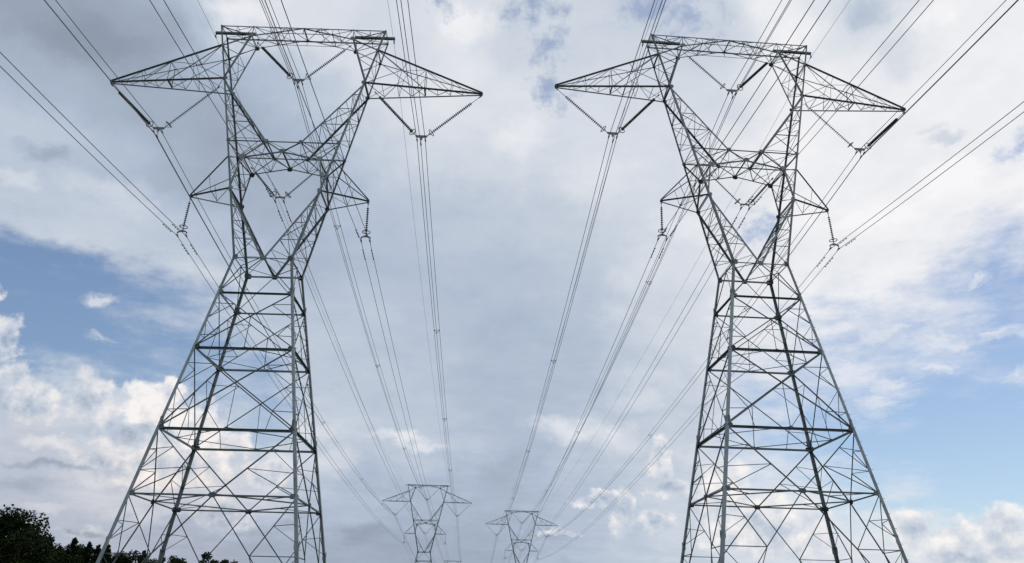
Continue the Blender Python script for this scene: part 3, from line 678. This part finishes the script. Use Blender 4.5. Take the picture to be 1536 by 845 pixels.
# ------------------------------------------------------------------ trees behind the left pylon
def leafquad(mb, c, s, rnd, flat=0.0):
    n = V((rnd.gauss(0, 1), rnd.gauss(0, 1), rnd.gauss(0, 1) + flat)).normalized(); a = n.orthogonal().normalized()
    ang = rnd.random() * 6.283; b = n.cross(a); a, b = a * math.cos(ang) + b * math.sin(ang), b * math.cos(ang) - a * math.sin(ang)
    w = s * rnd.uniform(.5, .8)
    mb.add([c - a * s, c + b * w + a * s * .1, c + a * s, c - b * w - a * s * .05], [(0, 1, 2, 3)])
def broad_tree(x, y, h, rad, seed, label, leaf=.26, dens=1.0, lean=0.0):
    rnd = random.Random(seed); g = ground(x, y); root = empty('broadleaf_tree', (x, y, g))
    tr, cr = MB(), MB(); top = V((lean, 0, h * .8))
    tr.tube([V((0, 0, -.3)), V((lean * .2, 0, h * .2)), V((lean * .5, .1, h * .45)), top], [h * .032, h * .024, h * .017, .04], 8)
    nc = int(30 * dens) + 12
    cl = []
    for i in range(nc):
        th = rnd.random() * 6.283; ph = math.acos(rnd.uniform(-.75, 1)); rr = rnd.uniform(.45, 1.0) ** .5
        k = 1 + .22 * math.sin(3 * th + seed) + .12 * math.sin(5 * ph + seed * 2)
        c = V((math.cos(th) * math.sin(ph) * rad * rr * k + lean, math.sin(th) * math.sin(ph) * rad * rr * k, h * .57 + math.cos(ph) * h * .36 * rr * k))
        c.z = min(c.z, h * .955); cl.append((c, rad * rnd.uniform(.2, .34)))
    for c, r in cl:
        s0 = V((lean * .5, 0, h * rnd.uniform(.25, .5)))
        tr.tube([s0, s0.lerp(c, .5) + V((0, 0, .25)), c], [h * .011, h * .007, .02], 5)
        for k in range(int(420 * (r / 1.2) ** 1.6) + 120):
            d = V((rnd.gauss(0, 1), rnd.gauss(0, 1), rnd.gauss(0, .75))).normalized() * r * rnd.random() ** .45
            leafquad(cr, c + d, leaf * rnd.uniform(.45, .85), rnd, .6)
    tr.build('trunk', M_BARK, root, True); cr.build('crown', M_LEAF, root)
    return tag(root, label, 'tree', 'trees along the edge of the cleared strip')
def conifer(x, y, h, rad, seed, label):
    rnd = random.Random(seed); g = ground(x, y); root = empty('conifer_tree', (x, y, g)); tr, cr = MB(), MB()
    tr.tube([V((0, 0, -.3)), V((0, 0, h * .5)), V((.05, 0, h))], [h * .022, h * .013, .02], 7)
    z = h * .3
    while z < h * .99:
        f = 1 - z / h; R_ = rad * (f ** .75) * rnd.uniform(.7, 1.2) + .16
        for i in range(rnd.choice((2, 3))):
            a = rnd.random() * 6.283; ln = R_ * rnd.uniform(.7, 1.2); d = V((math.cos(a), math.sin(a), 0)); side = V((-d.y, d.x, 0))
            rise = rnd.uniform(-.15, .35); p0 = V((0, 0, z)); p1 = d * ln * .6 + V((0, 0, z + ln * rise * .25)); p2 = d * ln + V((0, 0, z + ln * rise))
            tr.tube([p0, p1, p2], [.04, .028, .012], 4)
            for k in range(int(16 + ln * 34)):
                t = rnd.uniform(.1, 1.06); c = (p0.lerp(p1, t / .6) if t < .6 else p1.lerp(p2, (t - .6) / .4))
                sp = (1.15 - t) * .42 * ln + .06
                c = c + side * rnd.uniform(-sp, sp) + V((0, 0, rnd.gauss(-.02, .1)))
                leafquad(cr, c, rnd.uniform(.07, .15), rnd, 1.0)
        z += .1 + .09 * f
    tr.build('trunk', M_BARK, root, True); cr.build('crown', M_NEEDLE, root)
    return tag(root, label, 'tree', 'trees along the edge of the cleared strip')
def at(azm, elv, d):
    x, y = math.sin(R(azm)) * d, math.cos(R(azm)) * d
    return x, y, d * math.tan(R(elv)) + 1.7 - ground(x, y)
x, y, h = at(-31.6, 5.2, 100); broad_tree(x, y, h, 5.8, 3, 'tallest spreading dark tree in the lower left corner of the picture', .24, 2.4)
TREES = [('b', -28.9, 4.75, 102, 3.3, 'rounded dark tree tucked against the tallest tree, half its height'),
 ('b', -33.9, 4.6, 96, 3.4, 'dark tree below the tallest one, cut by the picture edge'),
 ('c', -27.65, 4.55, 108, 2.6, 'feathery conifer first beside the big leafy trees'),
 ('c', -26.75, 4.36, 110, 2.3, 'feathery conifer with a forked spiky top before the outermost pylon leg'),
 ('c', -26.25, 4.22, 113, 2.2, 'slightly lower conifer of the spiky pair before the outermost pylon leg'),
 ('c', -25.72, 4.28, 108, 2.4, 'conifer right behind the outermost leg of the huge left pylon'),
 ('b', -24.75, 4.14, 110, 2.7, 'leafy dark tree just inside the outermost leg of the left pylon'),
 ('c', -23.6, 4.02, 116, 2.0, 'small pointed conifer alone between two pylon legs'),
 ('c', -22.5, 3.88, 116, 2.0, 'small pointed conifer touching the second pylon leg'),
 ('b', -21.65, 3.66, 118, 2.0, 'low dark tree in the dip of the treeline behind the second pylon leg'),
 ('b', -20.75, 4.04, 112, 2.5, 'rounded leafy tree forming the hump right of the dip in the treeline'),
 ('b', -19.6, 3.88, 114, 2.3, 'leafy tree on the sloping shoulder of the treeline hump'),
 ('b', -18.5, 3.66, 116, 2.2, 'lower leafy tree following the hump of the treeline'),
 ('b', -17.4, 3.52, 118, 2.1, 'low leafy treetop near the right end of the treeline'),
 ('b', -16.3, 3.42, 120, 1.9, 'last low treetop at the right end of the treeline'),
 ('b', -27.3, 4.0, 117, 2.9, 'dark leafy tree closing the gap below the spiky conifers'),
 ('b', -25.2, 3.95, 119, 2.9, 'dark leafy tree standing behind the outermost pylon leg'),
 ('b', -22.0, 3.72, 124, 2.8, 'low wide tree crown just before the dip in the treeline'),
 ('b', -19.0, 3.62, 125, 2.8, 'low wide tree crown behind the sloping treeline shoulder'),
 ('b', -30.2, 4.2, 110, 3.2, 'dark tree behind and beneath the tallest crown'),
 ('b', -23.2, 3.65, 120, 2.6, 'low dark tree filling the gap behind the small pointed conifers')]
for i, (k, a, e, d, rad, lb) in enumerate(TREES):
    x, y, h = at(a, e, d)
    if k == 'b': broad_tree(x, y, h * .99, rad, 20 + i, lb, .2, .9)
    else: conifer(x, y, h * .965, rad, 20 + i, lb)
